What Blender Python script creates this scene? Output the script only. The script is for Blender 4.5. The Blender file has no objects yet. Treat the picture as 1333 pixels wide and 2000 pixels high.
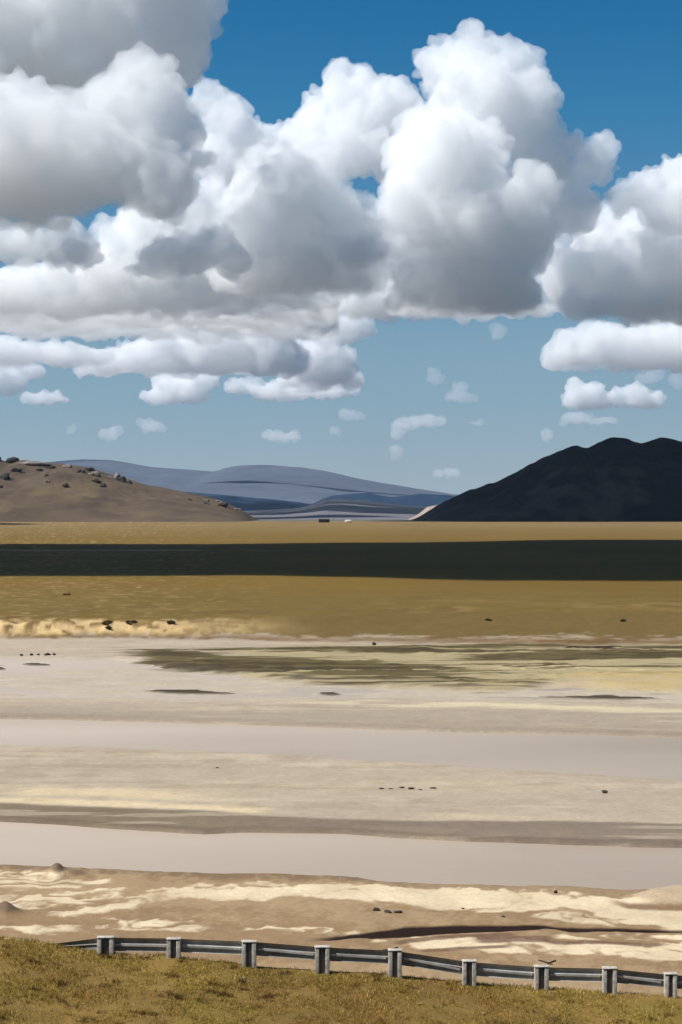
import bpy, bmesh, math, random
import numpy as np
from mathutils import Vector

sc = bpy.context.scene
C = sc.collection

# ------------------------------------------------------------------ camera
F = 3000.0          # focal length in photograph pixels (photograph 1333 x 2000)
HOR = 1003.0        # eye-level row
CX = 666.5
EYE = 22.0          # eye height above the river, metres
cam = bpy.data.cameras.new('camera')
camera = bpy.data.objects.new('camera', cam)
C.objects.link(camera)
camera.location = (0, 0, EYE)
camera.rotation_euler = (math.pi / 2, 0, 0)
cam.sensor_fit = 'VERTICAL'
cam.sensor_height = 20.0
cam.lens = F / 2000 * 20
cam.shift_y = (HOR - 1000) / 2000.0
cam.clip_start = 0.5
cam.clip_end = 200000
sc.camera = camera

# ------------------------------------------------------------------ sky, sun, exposure
TO_SUN = np.array((-0.57, -0.17, 0.80))
TO_SUN /= np.linalg.norm(TO_SUN)
world = bpy.data.worlds.new('World')
sc.world = world
world.use_nodes = True
wn = world.node_tree
bg = wn.nodes['Background']
sky = wn.nodes.new('ShaderNodeTexSky')
sky.sky_type = 'NISHITA'
sky.sun_disc = False
sky.sun_elevation = math.asin(TO_SUN[2])
sky.sun_rotation = math.atan2(TO_SUN[0], TO_SUN[1])
sky.altitude = 4500
sky.air_density = 1.6
sky.dust_density = 0.3
sky.ozone_density = 3.0
SKY = 0.07
scale_in = wn.nodes.new('ShaderNodeVectorMath'); scale_in.operation = 'SCALE'; scale_in.inputs['Scale'].default_value = SKY
grade = wn.nodes.new('ShaderNodeRGBCurve')           # deep plateau blue: one colour response for the whole sky
for ch, pts in enumerate((((0, 0), (.08, .006), (.093, .012), (.113, .03), (.22, .175), (.42, .255), (1, .45)),
                          ((0, 0), (.1, .075), (.162, .124), (.193, .168), (.341, .30), (.511, .345), (1, .5)),
                          ((0, 0), (.15, .145), (.288, .289), (.329, .337), (.463, .40), (1, .55)))):
    cv = grade.mapping.curves[ch]
    cv.points[0].location = pts[0]; cv.points[-1].location = pts[-1]
    for p in pts[1:-1]:
        cv.points.new(*p)
    for p in cv.points:
        p.handle_type = 'VECTOR'
grade.mapping.update()
scale_out = wn.nodes.new('ShaderNodeVectorMath'); scale_out.operation = 'SCALE'; scale_out.inputs['Scale'].default_value = 1 / SKY
wn.links.new(sky.outputs[0], scale_in.inputs[0])
wn.links.new(scale_in.outputs[0], grade.inputs['Color'])
wn.links.new(grade.outputs[0], scale_out.inputs[0])
wn.links.new(scale_out.outputs[0], bg.inputs[0])
bg.inputs[1].default_value = SKY
sun = bpy.data.lights.new('sun', 'SUN')
sun.energy = 4.6
sun.angle = math.radians(0.53)
sun.color = (1.0, 0.975, 0.94)
sun_o = bpy.data.objects.new('sun', sun)
C.objects.link(sun_o)
sun_o.rotation_euler = Vector(TO_SUN).to_track_quat('Z', 'Y').to_euler()
sc.view_settings.view_transform = 'Standard'
sc.view_settings.look = 'None'
sc.view_settings.gamma = 1
sc.view_settings.exposure = 0.3
cy = sc.cycles
cy.use_denoising = True
cy.use_adaptive_sampling = True
cy.adaptive_threshold = 0.05
cy.max_bounces = 18
cy.volume_bounces = 15
cy.diffuse_bounces = 3
cy.glossy_bounces = 3
cy.transparent_max_bounces = 48

# ------------------------------------------------------------------ helpers
rnd = random.Random(7)


def at(x, y, D):
    """the point that lies D metres ahead on the sight line of photograph row y, column x"""
    return np.array(((x - CX) / F * D, D, EYE + (HOR - y) / F * D))


def on_level(x, y, z=0.0):
    D = (EYE - z) * F / (y - HOR)
    return np.array(((x - CX) / F * D, D, z))


def tag(o, label=None, cat=None, group=None, kind=None):
    for k, v in (('label', label), ('category', cat), ('group', group), ('kind', kind)):
        if v:
            o[k] = v
    return o


def mesh_obj(name, V, Fc, mat, parent=None, smooth=False):
    me = bpy.data.meshes.new(name)
    V = np.asarray(V, dtype=np.float32)
    Fc = np.asarray(Fc, dtype=np.int32)
    n = Fc.shape[1]
    me.vertices.add(len(V))
    me.vertices.foreach_set('co', V.ravel())
    me.loops.add(Fc.size)
    me.loops.foreach_set('vertex_index', Fc.ravel())
    me.polygons.add(len(Fc))
    me.polygons.foreach_set('loop_start', np.arange(0, Fc.size, n, dtype=np.int32))
    me.update(calc_edges=True)
    if smooth:
        me.polygons.foreach_set('use_smooth', np.ones(len(Fc), dtype=bool))
    if mat:
        me.materials.append(mat)
    o = bpy.data.objects.new(name, me)
    C.objects.link(o)
    if parent:
        o.parent = parent
    return o


def empty(name, loc):
    o = bpy.data.objects.new(name, None)
    C.objects.link(o)
    o.location = loc
    o.empty_display_size = 0.3
    return o


def grid_faces(nr, nc):
    i = np.arange(nr * nc).reshape(nr, nc)
    return np.stack([i[:-1, :-1], i[:-1, 1:], i[1:, 1:], i[1:, :-1]], -1).reshape(-1, 4)


def _hash(ix, iy, seed):
    h = (ix.astype(np.int64) * 374761393 + iy.astype(np.int64) * 668265263 + seed * 1442695041) & 0x7fffffff
    h = ((h ^ (h >> 13)) * 1274126177) & 0x7fffffff
    h = ((h ^ (h >> 16)) * 974711) & 0x7fffffff
    return ((h ^ (h >> 11)) & 0xffff) / 65535.0


def vnoise(x, y, seed=0):
    x0 = np.floor(x); y0 = np.floor(y)
    fx = x - x0; fy = y - y0
    fx = fx * fx * fx * (fx * (fx * 6 - 15) + 10); fy = fy * fy * fy * (fy * (fy * 6 - 15) + 10)
    a = _hash(x0, y0, seed); b = _hash(x0 + 1, y0, seed)
    c = _hash(x0, y0 + 1, seed); d = _hash(x0 + 1, y0 + 1, seed)
    return (a + (b - a) * fx) * (1 - fy) + (c + (d - c) * fx) * fy


def fbm(x, y, seed=0, oct=4, gain=0.5):
    """about -1 .. 1"""
    s = 0; a = 1; t = 0
    for k in range(oct):
        s = s + a * (vnoise(x * 2 ** k + 17.3 * k, y * 2 ** k - 9.1 * k, seed + k) * 2 - 1)
        t += a; a *= gain
    return s / t * 1.6


def sst(a, b, x):
    t = np.clip((x - a) / (b - a), 0, 1)
    return t * t * (3 - 2 * t)


def lin(c):
    c = np.asarray(c, dtype=float) / 255
    return np.where(c <= 0.04045, c / 12.92, ((c + 0.055) / 1.055) ** 2.4)


LIT = 1.5     # what a lit, level, white surface shows


def alb(r, g, b):
    return np.clip(lin((r, g, b)) / LIT, 0, 0.85)


def new_mat(name):
    m = bpy.data.materials.new(name)
    m.use_nodes = True
    return m, m.node_tree, m.node_tree.nodes['Principled BSDF']


def plain_mat(name, col, rough=0.9, var=0.25, scale=4.0, bump=0.0, metal=0.0, spec=0.3):
    m, nt, b = new_mat(name)
    tc = nt.nodes.new('ShaderNodeTexCoord')
    nz = nt.nodes.new('ShaderNodeTexNoise')
    nz.inputs['Scale'].default_value = scale
    nz.inputs['Detail'].default_value = 6
    nz.inputs['Roughness'].default_value = 0.65
    nt.links.new(tc.outputs['Object'], nz.inputs['Vector'])
    mr = nt.nodes.new('ShaderNodeMapRange')
    mr.inputs[1].default_value = 0.3; mr.inputs[2].default_value = 0.7
    mr.inputs[3].default_value = 1 - var; mr.inputs[4].default_value = 1 + var
    nt.links.new(nz.outputs['Fac'], mr.inputs[0])
    mx = nt.nodes.new('ShaderNodeVectorMath'); mx.operation = 'SCALE'
    mx.inputs[0].default_value = col
    nt.links.new(mr.outputs[0], mx.inputs['Scale'])
    nt.links.new(mx.outputs[0], b.inputs['Base Color'])
    b.inputs['Roughness'].default_value = rough
    b.inputs['Metallic'].default_value = metal
    b.inputs['Specular IOR Level'].default_value = spec
    if bump:
        bp = nt.nodes.new('ShaderNodeBump')
        bp.inputs['Strength'].default_value = bump
        bp.inputs['Distance'].default_value = 0.05
        nt.links.new(nz.outputs['Fac'], bp.inputs['Height'])
        nt.links.new(bp.outputs[0], b.inputs['Normal'])
    return m


def attr_mat(name, scales, var, rough=0.95, bump=0.0, bump_dist=0.1, spec=0.15, gloss_attr=False):
    """albedo from the surface's own soil colour (mesh attribute) broken up by noise of several real sizes"""
    m, nt, b = new_mat(name)
    at_ = nt.nodes.new('ShaderNodeAttribute'); at_.attribute_name = 'soil'
    tc = nt.nodes.new('ShaderNodeTexCoord')
    last = None
    acc = at_.outputs['Color']
    for k, (sc_, v) in enumerate(zip(scales, var)):
        nz = nt.nodes.new('ShaderNodeTexNoise')
        nz.inputs['Scale'].default_value = sc_
        nz.inputs['Detail'].default_value = 5
        nz.inputs['Roughness'].default_value = 0.6
        nt.links.new(tc.outputs['Object'], nz.inputs['Vector'])
        mr = nt.nodes.new('ShaderNodeMapRange')
        mr.inputs[1].default_value = 0.3; mr.inputs[2].default_value = 0.7
        mr.inputs[3].default_value = 1 - v; mr.inputs[4].default_value = 1 + v
        nt.links.new(nz.outputs['Fac'], mr.inputs[0])
        mx = nt.nodes.new('ShaderNodeVectorMath'); mx.operation = 'SCALE'
        nt.links.new(acc, mx.inputs[0]); nt.links.new(mr.outputs[0], mx.inputs['Scale'])
        acc = mx.outputs[0]; last = nz
    nt.links.new(acc, b.inputs['Base Color'])
    b.inputs['Roughness'].default_value = rough
    b.inputs['Specular IOR Level'].default_value = spec
    if bump:
        bp = nt.nodes.new('ShaderNodeBump')
        bp.inputs['Strength'].default_value = bump
        bp.inputs['Distance'].default_value = bump_dist
        nt.links.new(last.outputs['Fac'], bp.inputs['Height'])
        nt.links.new(bp.outputs[0], b.inputs['Normal'])
    return m


def soil_attr(o, col):
    col = np.clip(np.asarray(col, dtype=np.float32), 0.0, 0.85)
    a = o.data.attributes.new('soil', 'FLOAT_COLOR', 'POINT')
    a.data.foreach_set('color', np.concatenate([col, np.ones((len(col), 1), np.float32)], 1).ravel())


def mixc(col, c, m):
    m = m[..., None]
    return col * (1 - m) + np.asarray(c) * m


# ------------------------------------------------------------------ ground: verge shelf, bank, river bed, terrace, plain
def rail_row(px):
    """photograph row where the turf edge lies under the guardrail, for the map column px"""
    return np.interp(px, [-900, 0, 60, 110, 200, 340, 487, 630, 772, 917, 1058, 1190, 1333, 2200],
                     [1780, 1834, 1838, 1846, 1864, 1870, 1885, 1897, 1905, 1921, 1932, 1941, 1949, 2010])


RAIL_D = 42.0


def verge_z(X):
    px = CX + F * X / RAIL_D
    return EYE - (rail_row(px) - HOR) / F * RAIL_D


def terrain(X, D):
    """height and soil albedo at plan position X, D (metres)"""
    Dd = np.maximum(D, 1.0)
    px = CX + F * X / Dd                      # map column and row of a water-level point
    py = HOR + EYE * F / np.maximum(Dd, 20)
    L = lambda *p: np.interp(px, [q[0] for q in p], [q[1] for q in p])
    # isotropic ground noises (metres)
    nA = fbm(X / 9, D / 9, 1); nB = fbm(X / 2.6, D / 2.6, 5); nC = fbm(X / 30, D / 45, 9); nD = fbm(X / 1.0, D / 1.0, 13, 3)
    st = fbm(X / 14, D / 5.5, 21)             # wind and current streaks, run across the view
    st2 = fbm(X / 5, D / 1.6, 25)
    nE = fbm(X / .55, D / .9, 71, 4, .6)
    wy = st2 * 3 + st * 4                     # shore wobble in map rows

    z = np.full(X.shape, 0.25) + nC * 0.05 + nB * 0.02
    col = np.empty(X.shape + (3,)); col[:] = alb(198, 182, 160)
    k = 1 + 0.06 * nA + 0.05 * st
    col *= k[..., None]

    # ---- bar between the two channels
    farA = L((-400, 1596), (0, 1605), (200, 1617), (400, 1629), (470, 1625), (667, 1628), (900, 1643), (1100, 1650), (1333, 1656), (1800, 1670))
    topmud = L((-400, 1570), (0, 1576), (200, 1583), (400, 1592), (667, 1605), (1000, 1612), (1333, 1615), (1800, 1620))
    nearA = L((-400, 1696), (0, 1700), (110, 1703), (240, 1709), (330, 1713), (440, 1716), (560, 1716), (700, 1722), (745, 1731), (900, 1737), (1080, 1742), (1333, 1749), (1800, 1760))
    d1 = L((-400, 1448), (0, 1457), (300, 1466), (600, 1480), (750, 1489), (900, 1500), (1100, 1512), (1333, 1524), (1800, 1545))
    e1 = L((-400, 1398), (0, 1405), (300, 1410), (600, 1420), (900, 1430), (1333, 1441), (1800, 1452))
    g1 = L((-400, 1275), (0, 1280), (200, 1284), (300, 1300), (430, 1316), (560, 1327), (700, 1337), (980, 1348), (1150, 1340), (1333, 1352), (1800, 1360))
    sh1 = L((-400, 1352), (0, 1362), (400, 1372), (800, 1366), (1333, 1378), (1800, 1384))
    # wet mud shore on the far side of channel A
    mud = sst(-3, 3, py - topmud + wy * 0.5) * sst(4, -1, py - farA)
    col = mixc(col, alb(136, 119, 98), mud * (0.92 + 0.08 * nA))
    rightmud = sst(300, 1000, px)
    col = mixc(col, alb(150, 134, 122), mud * rightmud * 0.7)
    # ochre crust along the bar
    cr = sst(14, 2, np.abs(py - L((-400, 1545), (0, 1550), (200, 1556), (420, 1562), (600, 1568)) + wy * 0.8)) * sst(520, 250, px) * sst(-0.5, 0.3, st + nA * .4)
    cr = np.maximum(cr, sst(9, 2, np.abs(py - topmud + 8 + wy * 0.4)) * sst(1250, 500, px) * sst(-0.75, 0.1, st))
    col = mixc(col, alb(236, 214, 176), np.clip(cr, 0, 1))
    gw = sst(1480, 1520, py) * sst(1590, 1550, py) * (0.5 + 0.5 * nC)
    col = mixc(col, alb(194, 176, 150), np.clip(gw, 0, 1) * 0.6)
    # bar E: damp sand sliding under channel B
    damp = sst(1368, 1400, py + wy * .3) * sst(2, -2, py - e1)
    col = mixc(col, alb(182, 166, 148), damp * .8)
    ye = sst(7, 2, np.abs(py - L((400, 1374), (900, 1382), (1333, 1396)) + wy * 0.8)) * sst(450, 700, px) * sst(0.05, 0.55, st)
    col = mixc(col, alb(226, 212, 178), ye)

    s3 = fbm(X / 34, D / 3.4, 101, 5, .55); s4 = fbm(X / 12, D / 1.5, 105, 4)
    col = col * (1 + .035 * s3 + .03 * s4 + .03 * nE)[..., None]
    stain = sst(.22, .4, s3 * .7 + nB * .35) * sst(1350, 1380, py) * sst(1700, 1650, py)
    col = mixc(col, alb(166, 148, 124), stain * .35)
    stain = sst(.3, .42, s4 * .6 + s3 * .5) * sst(1350, 1380, py) * sst(1700, 1650, py)
    col = mixc(col, alb(216, 200, 174), stain * .4)
    # ---- water beds
    chA = sst(-2, 3, py - farA + wy * .3 + nE * .3) * sst(3, -2, py - nearA + wy * 0.4)
    chB = sst(-1.5, 2, py - e1 + wy * .25 + nE * .5) * sst(2.5, -1.5, py - d1 + wy * 0.35)
    chF = sst(-3, 4, py - g1 + wy) * sst(10, -8, py - sh1 + wy * 2)
    z = z - 0.62 * chA - 0.5 * chB - 0.27 * chF * (1 + .9 * st)
    col = mixc(col, alb(206, 193, 172) * (1 + .05 * st + .03 * nB)[..., None], chF)
    # shoals breaking the surface of the upper channel
    for (xa, xb, ya, yb, h) in ((275, 462, 1351, 1355, 3.8), (618, 664, 1356, 1357, 2.4), (1056, 1318, 1362, 1366, 3.4), (40, 105, 1297, 1299, 2.6), (-30, 16, 1306, 1307, 3), (560, 640, 1326, 1328, 3)):
        t = np.clip((px - xa) / (xb - xa), 0, 1)
        cy_ = ya + (yb - ya) * t
        hw = h * np.clip(4 * t * (1 - t), 0, 1) ** 1.3 * (1 + .4 * nB) - .7
        isl = sst(1.6, -0.8, np.abs(py - cy_ + nB * .8) - hw + st2 * 1.0) * (px > xa - 4) * (px < xb + 4)
        z = np.maximum(z, isl * (0.2) - 0.2 * (1 - isl) - 9 * (isl < 0.05))
        col = mixc(col, alb(84, 72, 58), isl)

    for ln, hw, lo, hi, c_, k_ in ((d1 - 1, 1.6, -500, 900, (150, 134, 116), .75), (e1 - 4, 3.5, -500, 2000, (158, 142, 124), .7), (e1 - 12, 8, -500, 2000, (178, 162, 142), .5), (farA - 3, 2.5, -500, 2000, (112, 96, 82), .7), (L((500, 1436), (1333, 1462)), 1.2, 700, 1400, (176, 160, 140), .6)):
        m = sst(1.6, -.6, np.abs(py - ln + wy * .3) - hw) * sst(hi + 60, hi - 60, px) * sst(lo - 60, lo + 60, px) * (.75 + .25 * np.clip(st * 2, -1, 1))
        col = mixc(col, alb(*c_), m * k_)
    # ---- marsh flats on the far shore
    mt = L((-400, 1268), (180, 1276), (300, 1272), (400, 1268), (667, 1270), (900, 1276), (1150, 1290), (1333, 1300), (1800, 1310))
    mb = L((-400, 1268), (180, 1277), (300, 1301), (430, 1316), (560, 1326), (700, 1336), (980, 1346), (1110, 1330), (1333, 1318), (1800, 1316))
    marsh = sst(-3, 3, py - mt + wy * .8) * sst(4, -3, py - mb + wy * .8) * sst(150, 330, px)
    core = sst(22, 4, np.abs(py - L((150, 1278), (330, 1288), (430, 1298), (560, 1304), (700, 1312), (900, 1318), (1333, 1306)))) * sst(200, 330, px) * sst(1050, 620, px)
    core = np.maximum(core, .8 * sst(11, 2, np.abs(py - L((800, 1290), (1333, 1284)))) * sst(820, 1000, px))
    core = np.maximum(core, .5 * sst(6, 1, np.abs(py - 1268 + st * 3)) * sst(640, 800, px))
    dk = sst(-.02, .34, s3 * .8 + s4 * .35 + core * 1.15 - .02)
    zone = sst(-4, 5, py - L((-400, 1262), (150, 1272), (667, 1262), (1333, 1258)) + wy) * sst(6, -4, py - mb - 4 + wy) * sst(120, 330, px)
    marsh = zone
    col = mixc(col, alb(184, 168, 124), zone * sst(330, 560, px) * .8)
    col = mixc(col, alb(112, 100, 66), zone * dk)
    col = mixc(col, alb(80, 68, 46), zone * sst(.25, .6, s3 * .7 + s4 * .6 + core * .75 - .1) * .9)
    col = mixc(col, alb(92, 80, 68), sst(-9, -3, py - mb + wy) * sst(4, -2, py - mb + wy) * sst(280, 330, px) * sst(1040, 900, px) * sst(-.3, .2, s4) * .85)
    z = z + marsh * (0.12 + 0.18 * np.clip(nB + st, 0, 1.5))
    yel = sst(-6, 4, py - L((900, 1335), (1333, 1312)) + wy) * sst(6, -4, py - L((900, 1340), (1333, 1352)) + wy) * sst(1000, 1220, px)
    col = mixc(col, alb(206, 182, 128), yel * (0.6 + 0.4 * sst(-.3, .4, nB)))
    z = z + yel * 0.2
    lines = sst(2.6, 0.9, np.abs(py - L((600, 1256), (900, 1270), (1333, 1274)) + wy * .9)) * sst(700, 850, px) * sst(-0.1, .35, st + nB * .4)
    col = mixc(col, alb(66, 50, 34), lines)
    lines = sst(2.2, 0.9, np.abs(py - L((600, 1316), (1333, 1308)) + wy * .9)) * sst(800, 900, px) * sst(-0.2, .4, st)
    col = mixc(col, alb(78, 62, 42), lines * .9)
    cream = sst(2.6, 0.7, np.abs(py - L((600, 1318), (1333, 1312)) + wy * 1.2)) * sst(500, 650, px) * sst(.0, .3, st2)
    col = mixc(col, alb(222, 208, 160), cream)

    # ---- terrace edge and plain
    b0 = np.interp(px, [-400, 0, 300, 560, 800, 1333], [266, 267, 266, 258, 250, 247])
    b1 = np.interp(px, [-400, 0, 300, 560, 800, 1333], [279, 279, 281, 296, 315, 322])
    wob = nA * 3.0 + nB * 1.2
    up = sst(0, 1, (D + wob - b0) / (b1 - b0))
    plain = sst(.75, 1.0, up)
    z = z * (1 - up) + up * (3.0 + 0.05 * nA * sst(500, 300, D) + 0.2 * nC * sst(700, 350, D))
    bl = up * (1 - up) * 4
    bluff = sst(.08, .35, up) * sst(1.0, .82, up + nB * .08) * sst(640, 230, px + nA * 40)
    grass = alb(127, 101, 42) * (1 + 0.08 * fbm(X / 70, D / 110, 83) + 0.03 * nA)[..., None]
    rightb = sst(.10, .17, up + nB * .05 + nA * .03)
    col = mixc(col, alb(124, 103, 58) * 1.0, rightb)
    gcol = grass
    gfar = sst(330, 420, D)
    gnear = alb(127, 105, 52) * (1 + .06 * nA + .08 * st)[..., None]
    gcol = gcol * gfar[..., None] + gnear * (1 - gfar)[..., None]
    dryer = sst(700, 2600, D)
    gcol = gcol * (1 - dryer[..., None]) + alb(147, 122, 78) * dryer[..., None] * (1 + .08 * fbm(X / 60, D / 200, 31))[..., None]
    col = col * (1 - plain[..., None]) + gcol * plain[..., None]
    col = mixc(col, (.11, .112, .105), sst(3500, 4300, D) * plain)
    scuff = plain * sst(420, 300, D) * sst(.35, .75, fbm(X / 6, D / 9, 37))
    col = mixc(col, alb(106, 84, 52), scuff * .35)
    scuff = plain * sst(400, 300, D) * sst(.4, .7, fbm(X / 5, D / 6, 41)) * sst(500, 800, px)
    col = mixc(col, alb(176, 150, 104), scuff * .3)
    col = mixc(col, alb(232, 200, 146) * (1 + .1 * nB + .12 * nE)[..., None], bluff)
    slump = bluff * sst(.1, .5, fbm(X / 2.2, D / 1.6, 111, 4) + (up - .55) * 1.1 + (px - 180) / 900)
    col = mixc(col, alb(116, 88, 48), slump * .85)
    foot = sst(0.0, .05, up) * sst(.2, .06, up)
    col = mixc(col, alb(128, 98, 62), foot * (.8 + .2 * nB))
    # sunlit strip between the cloud shadows, painted pale across the plain
    lit_strip = sst(14, 4, np.abs(D - 790 + 10 * fbm(X / 90, X * 0, 47)))
    col = mixc(col, alb(190, 178, 160), lit_strip * plain * sst(-40, -90, X + 30 * nC))

    # ---- near flats on this side of the river
    nf = sst(-2, 3, py - nearA + wy * .4)
    z = z + nf * (0.12 + 0.06 * nA + 0.03 * nB + .012 * nE)
    brown = alb(166, 138, 104) * (1 + .06 * nB + .05 * st)[..., None]
    col = mixc(col, brown, nf)
    edge = sst(14, 4, np.abs(py - nearA - 4 + wy * .4)) * nf
    col = mixc(col, alb(140, 116, 92), edge * .8)
    wv = st * 12 + nA * 8 + nB * 7 + nE * 4
    cm = np.zeros(X.shape)

    wx_ = X + 3.2 * nA + 1.2 * nB; wd_ = D + 2.6 * fbm(X / 6, D / 6, 121) + .8 * nB
    braid = 1 - 1.7 * np.abs(fbm(wx_ / 11., wd_ / 1.7, 125, 5, .55))

    def strip(pts, half, lo, hi, th=0.0):
        yy = L(*pts)
        hw = L(*[(q[0], q[2]) for q in pts]) if len(pts[0]) > 2 else half
        m = sst(9, -5, np.abs(py - yy + wv * .6) - hw)
        return m * sst(lo - 30, lo + 30, px + nA * 20) * sst(hi + 30, hi - 30, px + nA * 20) * (1 - .25 * (th >= 0))
    cm = np.maximum(cm, strip([(-400, 1734, 14), (0, 1736, 14), (110, 1740, 12), (230, 1745, 8)], 0, -500, 225))
    cm = np.maximum(cm, strip([(-400, 1776, 18), (0, 1774, 16), (100, 1772, 10), (300, 1766, 10)], 0, -500, 260))
    cm = np.maximum(cm, strip([(80, 1802, 5), (200, 1792, 7), (310, 1768, 9), (420, 1762, 6)], 0, 60, 430))
    cm = np.maximum(cm, strip([(300, 1764, 6), (450, 1765, 8), (640, 1764, 14), (800, 1768, 16), (1000, 1782, 20), (1200, 1796, 20), (1333, 1800, 22), (1800, 1815, 24)], 0, 320, 2000, -.25))
    cm = np.maximum(cm, strip([(380, 1750, 4), (560, 1748, 7), (700, 1748, 6)], 0, 380, 760))
    cm = np.maximum(cm, strip([(-400, 1830, 8), (100, 1832, 10), (210, 1820, 10), (480, 1818, 9), (640, 1832, 6), (760, 1850, 5)], 0, -400, 760))
    cm = np.maximum(cm, strip([(760, 1858, 8), (960, 1866, 14), (1100, 1872, 14), (1333, 1872, 18), (1800, 1880, 20)], 0, 800, 2000, -.1))
    cm = np.maximum(cm, strip([(1060, 1842, 6), (1333, 1842, 6), (1800, 1845, 6)], 0, 1080, 2000, .1))
    cm = cm * (1 - .8 * np.exp(-((px - 660) / 260) ** 4 - ((py - 1806 + wv * .3) / 19) ** 4))
    cm = sst(.45, .76, cm * .72 + braid * .36 + nE * .10 - .04) * nf
    col = mixc(col, alb(250, 230, 194), np.clip(cm, 0, 1) * (.85 + .15 * nB))
    z = z + cm * 0.02
    soft = nf * sst(.1, .6, st + .3 * nA + .5 * nE) * (1 - cm)
    col = mixc(col, alb(196, 170, 134), soft * .45)
    # sand mound at the water's edge, right
    md = np.exp(-(((px - 1330) / 85) ** 2 + ((py - 1768) / 15) ** 2) ** 2)
    z = z + md * 0.55
    col = mixc(col, alb(206, 184, 154), sst(.15, .5, md))
    col = mixc(col, alb(140, 110, 84), sst(7, 2, np.abs(py - L((1180, 1772), (1230, 1784), (1333, 1788), (1500, 1786)))) * sst(1170, 1230, px) * .9)
    # clay hummocks, left
    for (hx, hy, sx, sy, hh) in ((112, 1719, 16, 7, .55), (10, 1796, 26, 8, .5), (150, 1722, 18, 4, .3)):
        g = np.exp(-((px - hx) / sx) ** 2 - ((py - hy) / sy) ** 2)
        z = z + g * hh * (1 + .5 * nD)
        col = mixc(col, alb(138, 117, 96), sst(.25, .6, g))
    # creek under a cut bank; the bank's shade is painted near-black
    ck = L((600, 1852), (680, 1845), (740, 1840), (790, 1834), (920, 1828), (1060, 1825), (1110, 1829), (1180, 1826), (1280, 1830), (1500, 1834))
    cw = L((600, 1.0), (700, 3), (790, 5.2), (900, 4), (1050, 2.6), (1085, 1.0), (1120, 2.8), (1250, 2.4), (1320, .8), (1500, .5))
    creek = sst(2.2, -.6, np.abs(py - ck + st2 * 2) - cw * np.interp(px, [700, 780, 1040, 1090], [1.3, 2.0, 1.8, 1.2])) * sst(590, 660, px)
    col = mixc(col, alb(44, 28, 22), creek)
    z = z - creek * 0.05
    for pts, hw in ((((770, 1856), (860, 1848), (960, 1842), (1010, 1840)), 3.2), (((930, 1852), (1080, 1851)), 6.0), (((1070, 1858), (1180, 1855), (1300, 1858)), 2.6), (((820, 1872), (1000, 1866)), 2.5)):
        m = sst(2.5, -.8, np.abs(py - L(*pts) + wy * .6) - hw) * sst(pts[0][0] - 12, pts[0][0] + 18, px) * sst(pts[-1][0] + 12, pts[-1][0] - 18, px)
        col = mixc(col, alb(122, 94, 76), m * .85)

    # ---- bank and roadside verge
    vz = verge_z(np.clip(X, -30, 30))
    t = np.clip((D + nA * .15 - 42.15) / 19.0, 0, 1) ** .85
    shelf = vz + 0.05 * nA + 0.03 * nB + np.maximum(0, 41.0 - D) * 0.012
    shelf = shelf + np.clip((24 - D) / 24, 0, 1) ** 1.5 * 9.0
    shelf = np.where(D < 0, 19.0 + 0 * D, shelf)
    bank = D < 70
    zz = shelf * (1 - t) + np.minimum(z, 1.2) * t
    z = np.where(bank, zz, z)
    turf = alb(150, 122, 66) * (1 + .14 * nA + .16 * nB + .12 * nD)[..., None]
    turf = mixc(turf, alb(146, 126, 62), sst(.1, .8, fbm(X / 3, D / 4, 51)) * .8)
    turf = mixc(turf, alb(136, 106, 60), sst(.2, .8, fbm(X / 2, D / 3, 55)) * .7)
    tm = sst(62, 52, D)
    col = col * (1 - tm[..., None]) + turf * tm[..., None]
    return z, col


u_in = np.linspace(-0.262, 0.262, 440)
u_out = 0.262 + np.cumsum(np.geomspace(0.006, 0.3, 18))
U = np.concatenate([-u_out[::-1], u_in, u_out])
rows = [np.array([-6000., -1500, -400, -120, -40, -10]), np.linspace(1, 29, 24), np.linspace(29.3, 44, 60), np.linspace(44.6, 72, 46)]
pyr = np.arange(1910, 1250, -1.25)
r3 = HOR + EYE * F / 72.6
pyr = pyr[pyr < r3]
rows.append(EYE * F / (pyr - HOR))
d0 = rows[-1][-1]
py3 = np.arange(HOR + 19 * F / d0 - 1.2, 1022, -1.2)
rows.append(19 * F / (py3 - HOR))
rows.append(np.geomspace(rows[-1][-1] * 1.06, 60000, 30))
Dr = np.concatenate(rows)
DD, UU = np.meshgrid(Dr, U, indexing='ij')
XX = UU * np.maximum(DD, 26.0)
XX = np.where(DD < 0, UU * (26 + -DD * .8), XX)
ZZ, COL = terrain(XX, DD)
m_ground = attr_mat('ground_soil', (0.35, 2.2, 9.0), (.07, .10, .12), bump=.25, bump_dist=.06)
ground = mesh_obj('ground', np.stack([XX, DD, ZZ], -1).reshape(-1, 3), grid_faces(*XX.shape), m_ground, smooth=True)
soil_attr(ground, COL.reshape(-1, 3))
tag(ground, kind='structure')


def ground_z(x, y):
    z, _ = terrain(np.array([float(x)]), np.array([float(y)]))
    return float(z[0])


def sight(x, y, lo=30., hi=4000.):
    """first point of the land on the sight line of row y, column x"""
    D = np.geomspace(lo, hi, 5000)
    X = (x - CX) / F * D
    z, _ = terrain(X, D)
    below = EYE + (HOR - y) / F * D < z
    i = int(np.argmax(below)) if below.any() else len(D) - 1
    return np.array((X[i], D[i], z[i]))


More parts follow.
